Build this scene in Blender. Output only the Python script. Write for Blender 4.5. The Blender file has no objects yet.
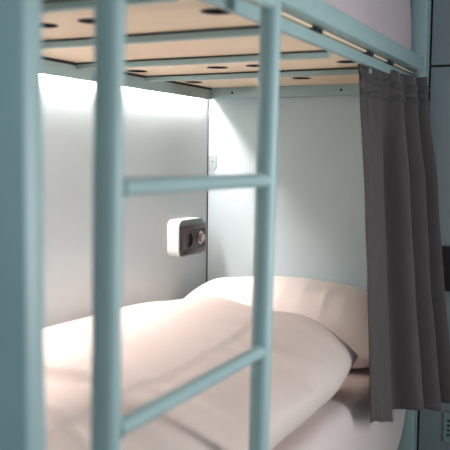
import bpy, bmesh, math, random
from mathutils import Vector, Matrix, noise
random.seed(4)
C = bpy.context.scene
COL = C.collection
H = 1.62            # height of the upper bunk's rail above the floor
PI = math.pi

# ------------------------------------------------------------------ materials
def mat(name, color, rough=0.5, metal=0.0, var=0.0, scale=6.0, bump=0.0, bscale=200.0, sheen=0.0, emit=None, strength=0.0, spec=0.5, stretch=(1, 1, 1), coat=0.0):
    m = bpy.data.materials.new(name); m.use_nodes = True
    nt = m.node_tree; b = nt.nodes['Principled BSDF']
    b.inputs['Base Color'].default_value = (*color, 1)
    b.inputs['Roughness'].default_value = rough
    b.inputs['Metallic'].default_value = metal
    b.inputs['Specular IOR Level'].default_value = spec
    b.inputs['Sheen Weight'].default_value = sheen
    b.inputs['Coat Weight'].default_value = coat
    if emit:
        b.inputs['Emission Color'].default_value = (*emit, 1)
        b.inputs['Emission Strength'].default_value = strength
    tc = nt.nodes.new('ShaderNodeTexCoord'); mp = nt.nodes.new('ShaderNodeMapping')
    mp.inputs['Scale'].default_value = stretch
    nt.links.new(tc.outputs['Object'], mp.inputs['Vector'])
    n = nt.nodes.new('ShaderNodeTexNoise'); n.inputs['Scale'].default_value = scale
    n.inputs['Detail'].default_value = 5
    nt.links.new(mp.outputs['Vector'], n.inputs['Vector'])
    r = nt.nodes.new('ShaderNodeValToRGB')
    r.color_ramp.elements[0].position = 0.3; r.color_ramp.elements[1].position = 0.7
    r.color_ramp.elements[0].color = (*[max(0, c * (1 - var)) for c in color], 1)
    r.color_ramp.elements[1].color = (*[min(1, c * (1 + var)) for c in color], 1)
    nt.links.new(n.outputs['Fac'], r.inputs['Fac']); nt.links.new(r.outputs['Color'], b.inputs['Base Color'])
    if bump:
        n2 = nt.nodes.new('ShaderNodeTexNoise'); n2.inputs['Scale'].default_value = bscale
        nt.links.new(mp.outputs['Vector'], n2.inputs['Vector'])
        bp = nt.nodes.new('ShaderNodeBump'); bp.inputs['Strength'].default_value = bump; bp.inputs['Distance'].default_value = 0.002
        nt.links.new(n2.outputs['Fac'], bp.inputs['Height']); nt.links.new(bp.outputs['Normal'], b.inputs['Normal'])
    return m

TEAL = mat('teal_powder_coat', (0.315, 0.43, 0.423), 0.42, var=0.03, scale=8, bump=0.08, bscale=400)
PANEL = mat('pale_wall_panel', (0.49, 0.54, 0.55), 0.36, var=0.02, scale=5, bump=0.05, bscale=300)
PANEL2 = mat('pale_end_panel', (0.51, 0.59, 0.60), 0.5, var=0.015, scale=4, bump=0.04, bscale=300)
LOCK = mat('grey_locker_laminate', (0.23, 0.27, 0.28), 0.5, var=0.02, scale=4, bump=0.03)
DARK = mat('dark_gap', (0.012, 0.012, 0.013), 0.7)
BLACK = mat('black_plastic', (0.008, 0.008, 0.009), 0.45, var=0.05)
METAL = mat('bright_metal', (0.55, 0.53, 0.5), 0.25, metal=1.0)
PLY = mat('pale_plywood', (0.94, 0.74, 0.53), 0.5, var=0.04, scale=5, stretch=(1.0, 14, 14), bump=0.05)
COTTON = mat('white_pink_cotton', (0.70, 0.565, 0.505), 0.85, var=0.01, scale=4, bump=0.25, bscale=900, sheen=0.2)
PILLOWC = mat('off_white_pillow_cotton', (0.92, 0.81, 0.75), 0.85, var=0.01, scale=4, bump=0.25, bscale=900, sheen=0.2)
SHEET = mat('pinkish_sheet_cotton', (0.72, 0.585, 0.55), 0.85, var=0.01, scale=4, bump=0.25, bscale=900, sheen=0.2)
UPPER = mat('upper_mattress_cotton', (0.50, 0.41, 0.415), 0.85, var=0.02, scale=4, bump=0.2, bscale=900)
CURT = mat('charcoal_curtain_cloth', (0.070, 0.056, 0.052), 0.9, var=0.06, scale=30, bump=0.4, bscale=700, sheen=0.15)
CURT2 = mat('charcoal_tape_cloth', (0.060, 0.051, 0.049), 0.9, var=0.10, scale=40, bump=0.4, bscale=700, sheen=0.1)
WHITEP = mat('white_plastic', (0.80, 0.79, 0.78), 0.35)
BOXF = mat('grey_green_plastic', (0.24, 0.31, 0.30), 0.5)
BRONZE = mat('brown_bronze_frame', (0.075, 0.048, 0.048), 0.32, metal=0.55, var=0.05)
BRONZE2 = mat('brown_socket_insert', (0.05, 0.032, 0.032), 0.38, metal=0.3)
KNOB = mat('polished_bronze_knob', (0.42, 0.33, 0.32), 0.2, metal=0.9)
LED = mat('led_diffuser', (0.9, 0.9, 0.9), 0.5, emit=(1.0, 0.92, 0.91), strength=295)
FLOOR = mat('grey_vinyl_floor', (0.22, 0.22, 0.21), 0.6, var=0.08, scale=12)
CEIL = mat('white_ceiling_paint', (0.72, 0.74, 0.75), 0.9, var=0.01)
VENT = mat('green_grey_grille', (0.20, 0.27, 0.27), 0.5)

# ------------------------------------------------------------------ helpers
def link(name, bm, m, parent=None, smooth=False, angle=None):
    me = bpy.data.meshes.new(name)
    bmesh.ops.recalc_face_normals(bm, faces=bm.faces)
    bm.to_mesh(me); bm.free()
    me.materials.append(m)
    if smooth:
        for p in me.polygons: p.use_smooth = True
    o = bpy.data.objects.new(name, me); COL.objects.link(o)
    if parent: o.parent = parent
    if angle is not None:
        for p in me.polygons: p.use_smooth = True
        me.set_sharp_from_angle(angle=angle)
    return o
def tag(o, label, cat, group=None):
    o['label'] = label; o['category'] = cat
    if group: o['group'] = group
    return o
def empty(name, loc=(0, 0, 0)):
    o = bpy.data.objects.new(name, None); COL.objects.link(o); o.location = loc
    o.empty_display_size = 0.05
    return o
def box(bm, x0, x1, y0, y1, z0, z1, bevel=0.0, segs=2):
    r = bmesh.ops.create_cube(bm, size=1)
    vs = r['verts']
    for v in vs:
        v.co = Vector(((x0 + x1) / 2 + v.co.x * (x1 - x0), (y0 + y1) / 2 + v.co.y * (y1 - y0), (z0 + z1) / 2 + v.co.z * (z1 - z0)))
    if bevel:
        es = list({e for v in vs for e in v.link_edges})
        bmesh.ops.bevel(bm, geom=es, offset=bevel, segments=segs, affect='EDGES', profile=0.5)
def part(name, m, parent, *dims, bevel=0.002, segs=2):
    """box part; z given relative to the upper rail datum H"""
    x0, x1, y0, y1, z0, z1 = dims
    px, py, pz = parent.location if parent else (0, 0, 0)
    bm = bmesh.new(); box(bm, x0 - px, x1 - px, y0 - py, y1 - py, z0 + H - pz, z1 + H - pz, bevel, segs)
    return link(name, bm, m, parent, angle=math.radians(35))
def tube(bm, a, b, r, n=24, caps=True):
    a = Vector(a); b = Vector(b); d = b - a
    q = d.to_track_quat('Z', 'Y').to_matrix().to_4x4()
    bmesh.ops.create_cone(bm, cap_ends=caps, segments=n, radius1=r, radius2=r, depth=d.length, matrix=Matrix.Translation((a + b) / 2) @ q)
def ss(a, b, x):
    t = min(1, max(0, (x - a) / (b - a))); return t * t * (3 - 2 * t)
def nz(x, y, z=0.0): return noise.noise(Vector((x, y, z)))

# ------------------------------------------------------------------ setting
def struct(name, m, *d):
    o = part(name, m, None, *d, bevel=0); o['kind'] = 'structure'; return o
struct('floor', FLOOR, -0.1, 4.2, -5.5, 0.9, -H - 0.08, -H)
struct('ceiling', CEIL, -0.1, 4.2, -5.5, 0.9, 1.3, 1.38)
struct('wall_left', PANEL, -0.06, 0.0, -5.5, 0.0, -H, 1.3)
struct('wall_back', PANEL2, -0.06, 0.926, 0.003, 0.06, -H, 1.3)
struct('wall_far', LOCK, -0.1, 4.2, 0.62, 0.68, -H, 1.3)
t1 = struct('trim_1', DARK, -0.0005, 0.003, -0.003, 0.0028, -H, 1.3)

# ------------------------------------------------------------------ bunk bed
bed = empty('bunk_bed', (0.46, -1.15, 0.0))
tag(bed, 'teal metal bunk bed frame with tubular ladder and slatted plywood upper base', 'bunk bed')
P0, P1 = -2.285, 0.0
# corner posts
part('post', TEAL, bed, 0.866, 0.926, -0.052, -0.004, -H, 0.95, bevel=0.004)
part('post', TEAL, bed, 0.84, 0.935, -2.291, -2.252, -H, 0.95, bevel=0.006)
part('post', TEAL, bed, 0.004, 0.05, -2.302, -2.258, -H, 0.95, bevel=0.004)
# rails of the upper bunk
part('front_rail', TEAL, bed, 0.884, 0.922, -2.258, -0.052, 0.079, 0.128, bevel=0.003)
part('curtain_rail', TEAL, bed, 0.8615, 0.880, -2.258, -0.03, 0.038, 0.068, bevel=0.003)
part('wall_rail', TEAL, bed, 0.020, 0.034, -2.258, -0.034, -0.005, 0.036, bevel=0.0015)
o = part('rail_shadow_strip', DARK, bed, 0.0005, 0.0335, -2.258, -0.034, 0.0362, 0.0445, bevel=0); o['label'] = 'dark strip painting the shadow gap above the wall rail'  # shadow gap over the rail, painted as a dark strip
part('head_rail', TEAL, bed, 0.020, 0.864, -0.034, -0.006, 0.0, 0.0445, bevel=0.0015)
part('foot_rail', TEAL, bed, 0.05, 0.84, -2.295, -2.265, 0.0, 0.0445, bevel=0.0015)
# screws on the head rail
for x in (0.13, 0.60, 0.46 + 0.40):
    bm = bmesh.new(); tube(bm, (x - 0.46, -0.0345 + 1.15, 0.022 + H), (x - 0.46, -0.037 + 1.15, 0.022 + H), 0.005, 12)
    o = link('rail_screw', bm, DARK, bed); o['label'] = 'dark screw head'
# wooden batten and dark clips between the two front rails
o = part('wood_batten', PLY, bed, 0.8645, 0.8835, -2.25, -0.06, 0.0720, 0.0775, bevel=0.001); o['label'] = 'pale plywood batten'
for y in (-2.1, -1.62, -1.13, -0.65, -0.40):
    o = part('rail_clip', BLACK, bed, 0.863, 0.8845, y - 0.04, y + 0.04, 0.0682, 0.0785, bevel=0.001); o['label'] = 'dark rail clip'
# cross slats
for y in (-0.55, -0.965, -1.39, -1.80, -2.19):
    part('cross_slat', TEAL, bed, 0.036, 0.8605, y - 0.010, y + 0.010, 0.0245, 0.0395, bevel=0.0015)
    for x in (0.05, 0.45, 0.84): o = part('slat_shadow_strip', DARK, bed, x - 0.4 if x > 0.4 else 0.037, x + 0.012, y - 0.007, y + 0.007, 0.0397, 0.0445, bevel=0)  # dark strips stand in for the shade between slats and plywood
# plywood base with round ventilation holes
def plywood(x0, x1, y0, y1, z0, z1, holes, r):
    bm = bmesh.new()
    xs = sorted({x0, x1, *[h[0] - r * 1.4 for h in holes], *[h[0] + r * 1.4 for h in holes]})
    ys = sorted({y0, y1, *[h[1] - r * 1.4 for h in holes], *[h[1] + r * 1.4 for h in holes]})
    cen = {}
    for i in range(len(xs) - 1):
        for j in range(len(ys) - 1):
            a, b, c, d = xs[i], xs[i + 1], ys[j], ys[j + 1]
            hh = [h for h in holes if a < h[0] < b and c < h[1] < d]
            for z, up in ((z0, False), (z1, True)):
                sq = [(a, c), (b, c), (b, d), (a, d)]
                if not hh:
                    bm.faces.new([bm.verts.new((p[0], p[1], z)) for p in sq])
                else:
                    hx, hy = hh[0]; n = 32; ring = []; out = []
                    for k in range(n):
                        t = 2 * PI * k / n + PI / 4
                        cx, cy = math.cos(t), math.sin(t)
                        s = 1 / max(abs(cx), abs(cy))
                        ring.append(bm.verts.new((hx + r * cx, hy + r * cy, z)))
                        ox = hx + cx * s * (b - a) / 2 if False else (hx + cx * s * r * 1.4)
                        oy = hy + cy * s * r * 1.4
                        out.append(bm.verts.new((ox, oy, z)))
                    for k in range(n):
                        bm.faces.new((ring[k], ring[(k + 1) % n], out[(k + 1) % n], out[k]))
    for hx, hy in holes:
        n = 32
        for k in range(n):
            t = 2 * PI * k / n + PI / 4; t2 = 2 * PI * (k + 1) / n + PI / 4
            bm.faces.new([bm.verts.new((hx + r * math.cos(q), hy + r * math.sin(q), z)) for q, z in ((t, z0), (t2, z0), (t2, z1), (t, z1))])
    for a, b in (((x0, y0), (x1, y0)), ((x1, y0), (x1, y1)), ((x1, y1), (x0, y1)), ((x0, y1), (x0, y0))):
        bm.faces.new([bm.verts.new((a[0], a[1], z0)), bm.verts.new((b[0], b[1], z0)), bm.verts.new((b[0], b[1], z1)), bm.verts.new((a[0], a[1], z1))])
    bmesh.ops.remove_doubles(bm, verts=bm.verts, dist=1e-5)
    return bm
ox, oy = 0.46, -1.15
HX = (0.085, 0.392, 0.530, 0.83)
holes = [(x - ox, y - oy) for y in (-0.29, -0.70, -1.58) for x in HX]
bm = plywood(0.037 - ox, 0.861 - ox, -2.255 - oy, -0.008 - oy, H + 0.045, H + 0.0655, holes, 0.036)

o = link('plywood_base', bm, PLY, bed); o['label'] = 'pale plywood mattress base with round vent holes'
for hx, hy in holes:
    bm = bmesh.new(); n = 32
    a = [[bm.verts.new((hx + r_ * math.cos(2 * PI * k / n), hy + r_ * math.sin(2 * PI * k / n), H + z)) for k in range(n)] for r_, z in ((0.0357, 0.0447), (0.0335, 0.0447), (0.0335, 0.064), (0.0357, 0.064))]
    for q in range(3):
        for k in range(n): bm.faces.new((a[q][k], a[q][(k + 1) % n], a[q + 1][(k + 1) % n], a[q + 1][k]))
    link('hole_shade_ring', bm, BLACK, bed)['label'] = 'dark ring painting the shade inside a vent hole'  # black ring lining each hole paints its shaded interior
o = part('hole_shade_sheet', DARK, bed, 0.037, 0.861, -2.25, -0.056, 0.0657, 0.0667, bevel=0); o['label'] = 'dark sheet added above the plywood as shade in the holes'  # added dark sheet, so the holes look shaded inside
# lower bunk: rails and base
part('lower_front_rail', TEAL, bed, 0.884, 0.922, -2.258, -0.052, -1.47, -1.385, bevel=0.003)
part('lower_base', PLY, bed, 0.01, 0.884, -2.255, -0.01, -1.415, -1.386, bevel=0.001)
# ladder
LX, YL, YR = 0.9595, -2.142, -1.603
def lrel(x, y, z): return (x - ox, y - oy, z + H)
for y in (YL, YR):
    bm = bmesh.new(); tube(bm, lrel(LX - 0.026, y, -H), lrel(LX + 0.008, y, 0.95), 0.0204, 32)
    link('ladder_rail', bm, TEAL, bed, angle=math.radians(40))
for k in range(-3, 3):
    z = -0.289 + k * 0.338
    if z < -H + 0.1: continue
    bm = bmesh.new(); xl = LX - 0.003 + 0.014 * z
    tube(bm, lrel(xl, YL + 0.008, z), lrel(xl, YR - 0.008, z), 0.0132, 24)
    for y, s in ((YL, 1), (YR, -1)):     # weld collar
        bmesh.ops.create_cone(bm, cap_ends=True, segments=24, radius1=0.0165, radius2=0.0132, depth=0.006,
            matrix=Matrix.Translation(Vector(lrel(xl, y + s * 0.0225, z))) @ Matrix.Rotation(-s * PI / 2, 4, 'X'))
    link('ladder_rung', bm, TEAL, bed, angle=math.radians(50))
for y in (YL, YR):
    for z in (0.10,):
        part('ladder_bracket', TEAL, bed, 0.921, 0.948, y - 0.012, y + 0.012, z - 0.012, z + 0.012, bevel=0.001)
# led strip behind the wall rail
o = part('led_strip', LED, bed, 0.004, 0.012, -2.24, -0.05, 0.012, 0.018, bevel=0)
o['label'] = 'glowing white led strip'

# ------------------------------------------------------------------ soft things
def axis_pts(n, k):
    out = []
    for i in range(n + 1):
        t = -1 + 2 * i / n
        out.append((1 - k) * t + k * math.sin(t * PI / 2))
    return out
def cushion(name, m, x0, x1, y0, y1, top, bot, zm, nx=60, ny=60, pu=6.0, pb=10.0, corner=0.1, disp=None, cl=0.8, rotz=0.0, pt=0.5):
    cx, cy = (x0 + x1) / 2, (y0 + y1) / 2; hx, hy = (x1 - x0) / 2, (y1 - y0) / 2
    U = axis_pts(nx, cl); V = axis_pts(ny, cl)
    bm = bmesh.new()
    def pos(u, v):
        x = u * math.sqrt(max(0, 1 - corner * v ** 4 * abs(u) ** 0.5)); y = v * math.sqrt(max(0, 1 - corner * u ** 4 * abs(v) ** 0.5))
        if disp:
            dx, dy = disp(u, v); x += dx / hx; y += dy / hy
        X, Y = x * hx, y * hy
        if rotz: X, Y = X * math.cos(rotz) - Y * math.sin(rotz), X * math.sin(rotz) + Y * math.cos(rotz)
        return cx + X, cy + Y
    def layer(fn, p, is_top):
        g = []
        for u in U:
            row = []
            for v in V:
                X, Y = pos(u, v)
                e = max(0, (1 - abs(u) ** p) * (1 - abs(v) ** p)) ** pt
                z = zm + (fn(X, Y, u, v) - zm) * e
                row.append(bm.verts.new((X - cx, Y - cy, z + H)))
            g.append(row)
        for i in range(len(U) - 1):
            for j in range(len(V) - 1):
                f = (g[i][j], g[i + 1][j], g[i + 1][j + 1], g[i][j + 1])
                bm.faces.new(f if is_top else f[::-1])
    layer(top, pu, True); layer(bot, pb, False)
    bmesh.ops.remove_doubles(bm, verts=bm.verts, dist=1e-5)
    o = link(name, bm, m, None, smooth=True)
    o.location = (cx, cy, 0)
    return o

MT = -0.995
mt = cushion('mattress', SHEET, 0.006, 0.905, -2.24, -0.055,
    lambda x, y, u, v: MT + 0.004 * nz(x * 5, y * 5) + 0.006 * math.exp(-((x - 0.78 - 0.1 * (y + 1)) / 0.012) ** 2) * ss(-1.6, -1.1, y) * ss(-0.5, -0.9, y),
    lambda x, y, u, v: -1.3845, -1.20, 50, 90, 26, 30, 0.03, cl=0.9)
tag(mt, 'lower bunk mattress in a pale pink fitted sheet under pillow and duvet', 'mattress')
um = cushion('mattress', UPPER, 0.03, 0.882, -2.2, -0.056,
    lambda x, y, u, v: 0.42 + 0.006 * nz(x * 4, y * 4), lambda x, y, u, v: 0.0680, 0.16, 50, 90, 60, 60, 0.03, cl=0.9,
    disp=lambda u, v: (0.004 * math.sin(v * 9), 0))
tag(um, 'upper bunk mattress in pale cover resting on the plywood base', 'mattress')

def ptop(x, y, u, v):
    z = -0.748 - 0.05 * abs(u) ** 2.5 * (1 if u < 0 else 0.35) + 0.045 * (1 - v * v)
    # soft radial creases towards the near right edge
    z += 0.010 * nz(x * 7, y * 7, 3)
    for cxx, w, a in ((0.50, 0.014, 0.010), (0.575, 0.011, 0.014), (0.66, 0.013, 0.016), (0.73, 0.010, 0.012), (0.35, 0.015, 0.004)):
        dx = x - cxx - 0.25 * (y + 0.45) * (cxx - 0.55)
        z += 0.6 * a * (1 + 1.5 * nz(x * 9, y * 9, 8)) * math.exp(-(dx / w) ** 2) * ss(-0.15, -0.75, v) * ss(-1.0, -0.8, v)
    return z
pl = cushion('pillow', PILLOWC, 0.012, 0.885, -0.43, -0.054, ptop,
    lambda x, y, u, v: MT + 0.004, -0.915, 110, 70, 5.0, 7.0, 0.12, cl=0.8)
tag(pl, 'plump off-white pillow lying against the end wall of the lower bunk', 'pillow')
# rolled seam of the pillow case
def dtop(x, y, u, v):
    # profile across the bed, highest near the wall side
    z = -0.718 - 0.03 * ss(0.30, 0.0, x) - 0.02 * ss(0.42, 0.62, x) - 0.07 * ss(0.62, 0.95, x)
    z += -0.012 * ss(-0.9, -1.6, y) + 0.018 * ss(0.2, 0.4, x) * ss(0.9, 0.6, x) * ss(-1.3, -0.9, y)
    # folded-over upper layer ends with a soft edge
    z -= 0.012 * ss(0.0, 0.010, x - 0.635 - 0.003 * math.sin(y * 9)) * ss(-0.70, -1.1, y)
    z -= 0.02 * ss(-0.01, 0.02, -(y + 1.64 - 0.1 * x)) * ss(0.62, 0.50, x)
    z += 0.009 * math.exp(-((y + 1.80 + 0.5 * (x - 0.6)) / 0.02) ** 2)
    # the near end drops away in folds
    z += 0.016 * nz(x * 3.2, y * 2.2, 1) + 0.007 * nz(x * 8, y * 6, 2)
    # long soft creases on the falling side
    s = ss(0.56, 0.72, x) 
    z += s * (0.009 * math.sin(y * 17 + x * 6 + 2.0 * nz(x * 2, y * 3)) * ss(-0.8, -1.0, y) + 0.012 * nz(x * 5, y * 14, 5))
    # creases near the far edge
    return z
dv = cushion('duvet', COTTON, 0.012, 0.892, -2.2, -0.565, dtop,
    lambda x, y, u, v: MT + 0.004, -0.868, 200, 240, 9, 5.0, 0.12, cl=0.75,
    disp=lambda u, v: (0.012 * nz(u * 3, v * 4, 7) + 0.0, 0.03 * nz(u * 2.5, v, 9)))
tag(dv, 'thick white duvet spread over the lower bunk mattress', 'duvet')

# ------------------------------------------------------------------ curtain
def curtain():
    nu, nv = 220, 90
    zt, zb = 0.050, -1.075
    def base(u, t):
        # t: 0 top, 1 bottom
        ax, ay = 0.835, -0.640; bx, by = 0.933, -0.085
        cx_, cy_ = 0.935, -0.770; dx_, dy_ = 1.08, -0.27
        tt = t ** 0.9
        x0 = ax + (cx_ - ax) * tt; y0 = ay + (cy_ - ay) * tt
        tr = t ** 1.7
        x1 = bx + (dx_ - bx) * tr; y1 = by + (dy_ - by) * tr
        d = Vector((x1 - x0, y1 - y0)); n = Vector((d.y, -d.x)).normalized()
        s = u + 0.018 * math.sin(u * 31 + 1) 
        amp = 0.010 + 0.027 * ss(0.0, 0.35, t)
        ph = 2 * PI * (3.3 * u ** 1.9) + 1.2 + 0.5 * nz(u * 3, t * 1.2)
        w = math.sin(ph) + 0.25 * math.sin(2 * ph + 1.0)
        off = amp * w * (0.4 + 1.3 * u)
        off += 0.004 * nz(u * 20, t * 6, 4) * (1 + 2 * (1 - ss(0, 0.2, t)))
        # gathered heading ruffle
        hr = math.exp(-((t - 0.055) / 0.012) ** 2) + math.exp(-((t - 0.10) / 0.012) ** 2)
        off += 0.0035 * (1 - ss(0.12, 0.2, t)) * math.sin(u * 60 + 3 * nz(u * 8, 2)) 
        p = Vector((x0, y0)) + d * s + n * off
        return p, n
    bm = bmesh.new(); outer = []; 
    for i in range(nu + 1):
        u = i / nu; ro = []
        for j in range(nv + 1):
            t = j / nv
            t = t * t * 0.35 + t * 0.65
            p, n = base(u, t)
            z = zt + (zb - zt) * t
            z += (0.012 * nz(u * 9, 1.5) + 0.004 * math.sin(u * 40)) * (1 - ss(0.0, 0.10, t)) * 0.8
            z += t * (0.012 * math.sin(u * 2 * PI * 2 + 1.0) + 0.035 * (1 - u)) 
            ro.append(bm.verts.new((p.x - 0.95, p.y + 0.4, z + H)))
        outer.append(ro)
    for i in range(nu):
        for j in range(nv):
            bm.faces.new((outer[i][j], outer[i + 1][j], outer[i + 1][j + 1], outer[i][j + 1]))
    root = link('curtain', bm, CURT, None, smooth=True)
    root.location = (0.95, -0.4, 0)
    sm = root.modifiers.new('thick', 'SOLIDIFY'); sm.thickness = 0.004; sm.offset = 0
    # gathering tapes
    for tc_, hh in ((0.040, 0.014), (0.082, 0.011)):
        bm = bmesh.new(); prev = None
        for i in range(nu + 1):
            u = i / nu; row = []
            for k in range(7):
                a = k / 6
                t = tc_ + (a - 0.5) * hh * 1.5 + 0.004 * nz(u * 14, tc_ * 90) + 0.003 * math.sin(u * 34 + tc_ * 50)
                p, n = base(u, max(0, t))
                q = p + n * (0.002 + 0.0045 * math.sin(a * PI))
                z = zt + (zb - zt) * t + 0.012 * nz(u * 9, 1.5) * (1 - ss(0, .1, t))
                row.append(bm.verts.new((q.x - 0.95, q.y + 0.4, z + H)))
            if prev:
                for k in range(6): bm.faces.new((prev[k], row[k], row[k + 1], prev[k + 1]))
            prev = row
        o = link('heading_tape', bm, CURT2, root, smooth=True)
        sm = o.modifiers.new('thick', 'SOLIDIFY'); sm.thickness = 0.003; sm.offset = 0
    tag(root, 'charcoal grey fabric privacy curtain drawn open at the head end of the bunk', 'curtain')
curtain()

# ------------------------------------------------------------------ power socket with dimmer
def rrect_prism(bm, x0, x1, y0, y1, z0, z1, r, n=8, axis_bevel=0.0):
    pts = []
    for cy_, cz_, a0 in ((y1 - r, z1 - r, 0), (y0 + r, z1 - r, PI / 2), (y0 + r, z0 + r, PI), (y1 - r, z0 + r, 1.5 * PI)):
        for k in range(n + 1):
            a = a0 + k / n * PI / 2
            pts.append((cy_ + r * math.cos(a), cz_ + r * math.sin(a)))
    lo = [bm.verts.new((x0, p[0], p[1])) for p in pts]; hi = [bm.verts.new((x1, p[0], p[1])) for p in pts]
    m_ = len(pts)
    for k in range(m_): bm.faces.new((lo[k], lo[(k + 1) % m_], hi[(k + 1) % m_], hi[k]))
    bm.faces.new(lo[::-1]); bm.faces.new(hi)
    return pts
SY, SZ = -0.238, H - 0.568
sk = empty('power_socket', (0.0, SY, SZ))
tag(sk, 'brown wall socket and dimmer in white rounded box beside the pillow', 'power socket')
bm = bmesh.new(); rrect_prism(bm, 0.0005, 0.052, -0.106, 0.100, -0.072, 0.074, 0.028)
link('mounting_box', bm, WHITEP, sk, angle=math.radians(30))['label'] = 'white mounting box with rounded corners'
bm = bmesh.new(); rrect_prism(bm, 0.0525, 0.0555, -0.106, 0.100, -0.072, 0.074, 0.028)
link('backing_plate', bm, BOXF, sk, angle=math.radians(30))['label'] = 'grey green backing plate'
# two-gang frame: ring with two square openings
bm = bmesh.new()
fy0, fy1, fz0, fz1 = -0.100, 0.096, -0.064, 0.054
def fbox(y0, y1, z0, z1, x0=0.056, x1=0.068, b=0.0015): box(bm, x0, x1, y0, y1, z0, z1, b, 2)
fbox(fy0, fy1, 0.035, fz1); fbox(fy0, fy1, fz0, -0.045)
fbox(fy0, -0.085, -0.0449, 0.0349); fbox(0.082, fy1, -0.0449, 0.0349); fbox(-0.005, 0.005, -0.0449, 0.0349)
link('cover_frame', bm, BRONZE, sk, angle=math.radians(35))['label'] = 'brown bronze two gang frame'
# socket insert with recessed round well
bm = bmesh.new(); n = 40
ring_r = [(0.034, 0.0665), (0.031, 0.0665), (0.0305, 0.0585), (0.0, 0.0585)]
cyy = -0.0455; CZ = -0.005
sq = []
R1 = 0.036
prev = None
for r_, x_ in ring_r:
    if r_ == 0.0:
        c = bm.verts.new((x_, cyy, CZ))
        for k in range(n): bm.faces.new((prev[k], prev[(k + 1) % n], c))
    else:
        cur = [bm.verts.new((x_, cyy + r_ * math.cos(2 * PI * k / n), CZ + r_ * math.sin(2 * PI * k / n))) for k in range(n)]
        if prev:
            for k in range(n): bm.faces.new((prev[k], prev[(k + 1) % n], cur[(k + 1) % n], cur[k]))
        else:
            out = []
            for k in range(n):
                cx_, sx_ = math.cos(2 * PI * k / n), math.sin(2 * PI * k / n); s_ = 0.0395 / max(abs(cx_), abs(sx_))
                out.append(bm.verts.new((0.0665, cyy + cx_ * s_, CZ + sx_ * s_ * 1.0)))
            for k in range(n): bm.faces.new((out[k], out[(k + 1) % n], cur[(k + 1) % n], cur[k]))
        prev = cur
ins = link('socket_insert', bm, BRONZE2, sk)
for dz in (0.0095, -0.0095):
    bm = bmesh.new(); tube(bm, (0.0586, cyy, dz + CZ), (0.0592, cyy, dz + CZ), 0.004, 16)
    link('pin_hole', bm, BLACK, ins)
for dz in (0.028, -0.028):
    bm = bmesh.new(); box(bm, 0.0586, 0.065, cyy - 0.004, cyy + 0.004, dz + CZ - 0.0015, dz + CZ + 0.0015)
    link('earth_clip', bm, METAL, ins)
bm = bmesh.new(); box(bm, 0.057, 0.0665, 0.006, 0.081, -0.0445, 0.0345, 0.001)
dp = link('dimmer_plate', bm, BRONZE2, sk)
bm = bmesh.new(); ky = 0.044
tube(bm, (0.0667, ky, -0.003), (0.071, ky, -0.003), 0.026, 40); tube(bm, (0.0712, ky, -0.003), (0.085, ky, -0.003), 0.018, 40)
bmesh.ops.bevel(bm, geom=[e for e in bm.edges if abs(e.verts[0].co.x - 0.085) < 1e-4 and abs(e.verts[1].co.x - 0.085) < 1e-4], offset=0.003, segments=3, affect='EDGES')
link('dimmer_knob', bm, KNOB, dp, angle=math.radians(35))['label'] = 'polished dimmer knob'

# small clip on the end wall beside the corner
ck = empty('wall_clip', (0.031, 0.003, H - 0.268))
tag(ck, 'small grey clip plate on the end wall beside the corner', 'clip')
bm = bmesh.new()
pts = [(-0.024, 0.030), (0.014, 0.030), (0.014, -0.014), (0.008, -0.028), (-0.006, -0.036), (-0.024, -0.036)]
lo = [bm.verts.new((p[0], -0.0005, p[1])) for p in pts]; hi = [bm.verts.new((p[0], -0.006, p[1])) for p in pts]
for k in range(6): bm.faces.new((lo[k], lo[(k + 1) % 6], hi[(k + 1) % 6], hi[k]))
bm.faces.new(lo); bm.faces.new(hi[::-1])
link('clip_plate', bm, mat('clip_grey_green', (0.30, 0.35, 0.35), 0.4), ck)
bm = bmesh.new(); tube(bm, (-0.006, -0.006, 0.004), (-0.006, -0.0075, 0.004), 0.004, 12); link('screw', bm, METAL, ck)

# ------------------------------------------------------------------ locker beside the bunk
lk = empty('locker', (1.23, 0.3, 0))
tag(lk, 'tall grey blue laminate locker standing beside the head of the bunk', 'locker')
part('body', DARK, lk, 0.931, 1.54, 0.022, 0.60, -H, 0.98, bevel=0)
part('door', LOCK, lk, 0.936, 1.536, 0.0, 0.021, 0.107, 0.975, bevel=0.001)['label'] = 'upper locker door'
ld = part('door', LOCK, lk, 0.936, 1.536, 0.0, 0.021, -H + 0.02, 0.099, bevel=0.001); ld['label'] = 'lower locker door'
def sub(name, m, par, *d, bevel=0.001):
    x0, x1, y0, y1, z0, z1 = d
    bm = bmesh.new(); box(bm, x0 - 1.23, x1 - 1.23, y0 - 0.3, y1 - 0.3, z0 + H, z1 + H, bevel)
    return link(name, bm, m, par)
lb = sub('lock_housing', BLACK, ld, 0.972, 1.14, -0.022, -0.0005, -0.738, -0.568, bevel=0.004)
bm = bmesh.new(); tube(bm, (1.008 - 1.23, -0.0225 - 0.3, -0.655 + H), (1.008 - 1.23, -0.030 - 0.3, -0.655 + H), 0.009, 20)
link('key_cylinder', bm, METAL, lk)['label'] = 'small bright key cylinder'
vg = sub('vent_grille', VENT, ld, 1.030, 1.172, -0.010, -0.0005, -1.322, -1.205)
bm = bmesh.new()
for zi in range(4):
    for xi in range(8):
        tube(bm, (1.048 + xi * 0.0145 - 1.23, -0.0098 - 0.3, -1.298 + zi * 0.0185 + H + 0.006), (1.048 + xi * 0.0145 - 1.23, -0.0112 - 0.3, -1.298 + zi * 0.0185 + H + 0.006), 0.0052, 12)
link('vent_holes', bm, BLACK, lk)['label'] = 'rows of small round dark holes'

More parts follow.
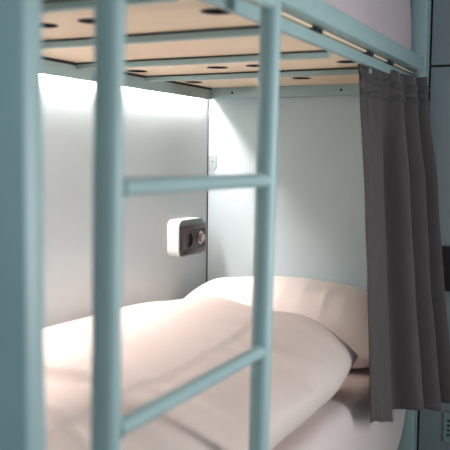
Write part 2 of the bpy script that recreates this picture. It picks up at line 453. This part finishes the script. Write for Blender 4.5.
# ------------------------------------------------------------------ light
w = bpy.data.worlds.new('room_ambience'); C.world = w; w.use_nodes = True
bg = w.node_tree.nodes['Background']; bg.inputs['Color'].default_value = (0.60, 0.70, 0.77, 1); bg.inputs['Strength'].default_value = 0.6
def area(name, loc, target, size, power, color, sy=None):
    l = bpy.data.lights.new(name, 'AREA'); l.energy = power; l.color = color; l.size = size
    if sy: l.shape = 'RECTANGLE'; l.size_y = sy
    o = bpy.data.objects.new(name, l); COL.objects.link(o); o.location = loc
    o.rotation_euler = (Vector(target) - Vector(loc)).to_track_quat('-Z', 'Y').to_euler()
    return o
area('ladder_side_fill', (2.35, -1.2, H - 0.40), (0.9, -2.1, H - 0.2), 0.5, 15, (0.93, 0.97, 1.0), 1.0)  # unseen area light added on the right to brighten the ladder

area('post_cool_fill', (0.35, -3.7, H), (0.88, -2.3, H - 0.1), 0.4, 2.2, (0.45, 0.78, 1.0), 0.8)  # added blue fill for the near post's foot-end face, no lamp there
# ------------------------------------------------------------------ camera
yaw, pitch, roll = map(math.radians, (25.857, -4.882, 0.653))
f = Vector((-math.sin(yaw) * math.cos(pitch), math.cos(yaw) * math.cos(pitch), math.sin(pitch)))
rt = Vector((math.cos(yaw), math.sin(yaw), 0)); up = rt.cross(f)
r2 = rt * math.cos(roll) + up * math.sin(roll); u2 = up * math.cos(roll) - rt * math.sin(roll)
cd = bpy.data.cameras.new('camera'); cam = bpy.data.objects.new('camera', cd); COL.objects.link(cam)
M = Matrix((r2, u2, -f)).transposed().to_4x4(); M.translation = Vector((1.5484, -3.0163, H - 0.2471))
cam.matrix_world = M
cd.sensor_width = 36; cd.sensor_fit = 'HORIZONTAL'; cd.lens = 786.09 / 450 * 36; cd.clip_start = 0.05
cd.dof.use_dof = True; cd.dof.focus_distance = 3.05; cd.dof.aperture_fstop = 3.5
C.camera = cam
vs = C.view_settings; vs.view_transform = 'Standard'; vs.look = 'None'; vs.gamma = 1; vs.use_curve_mapping = False; vs.exposure = 0.5
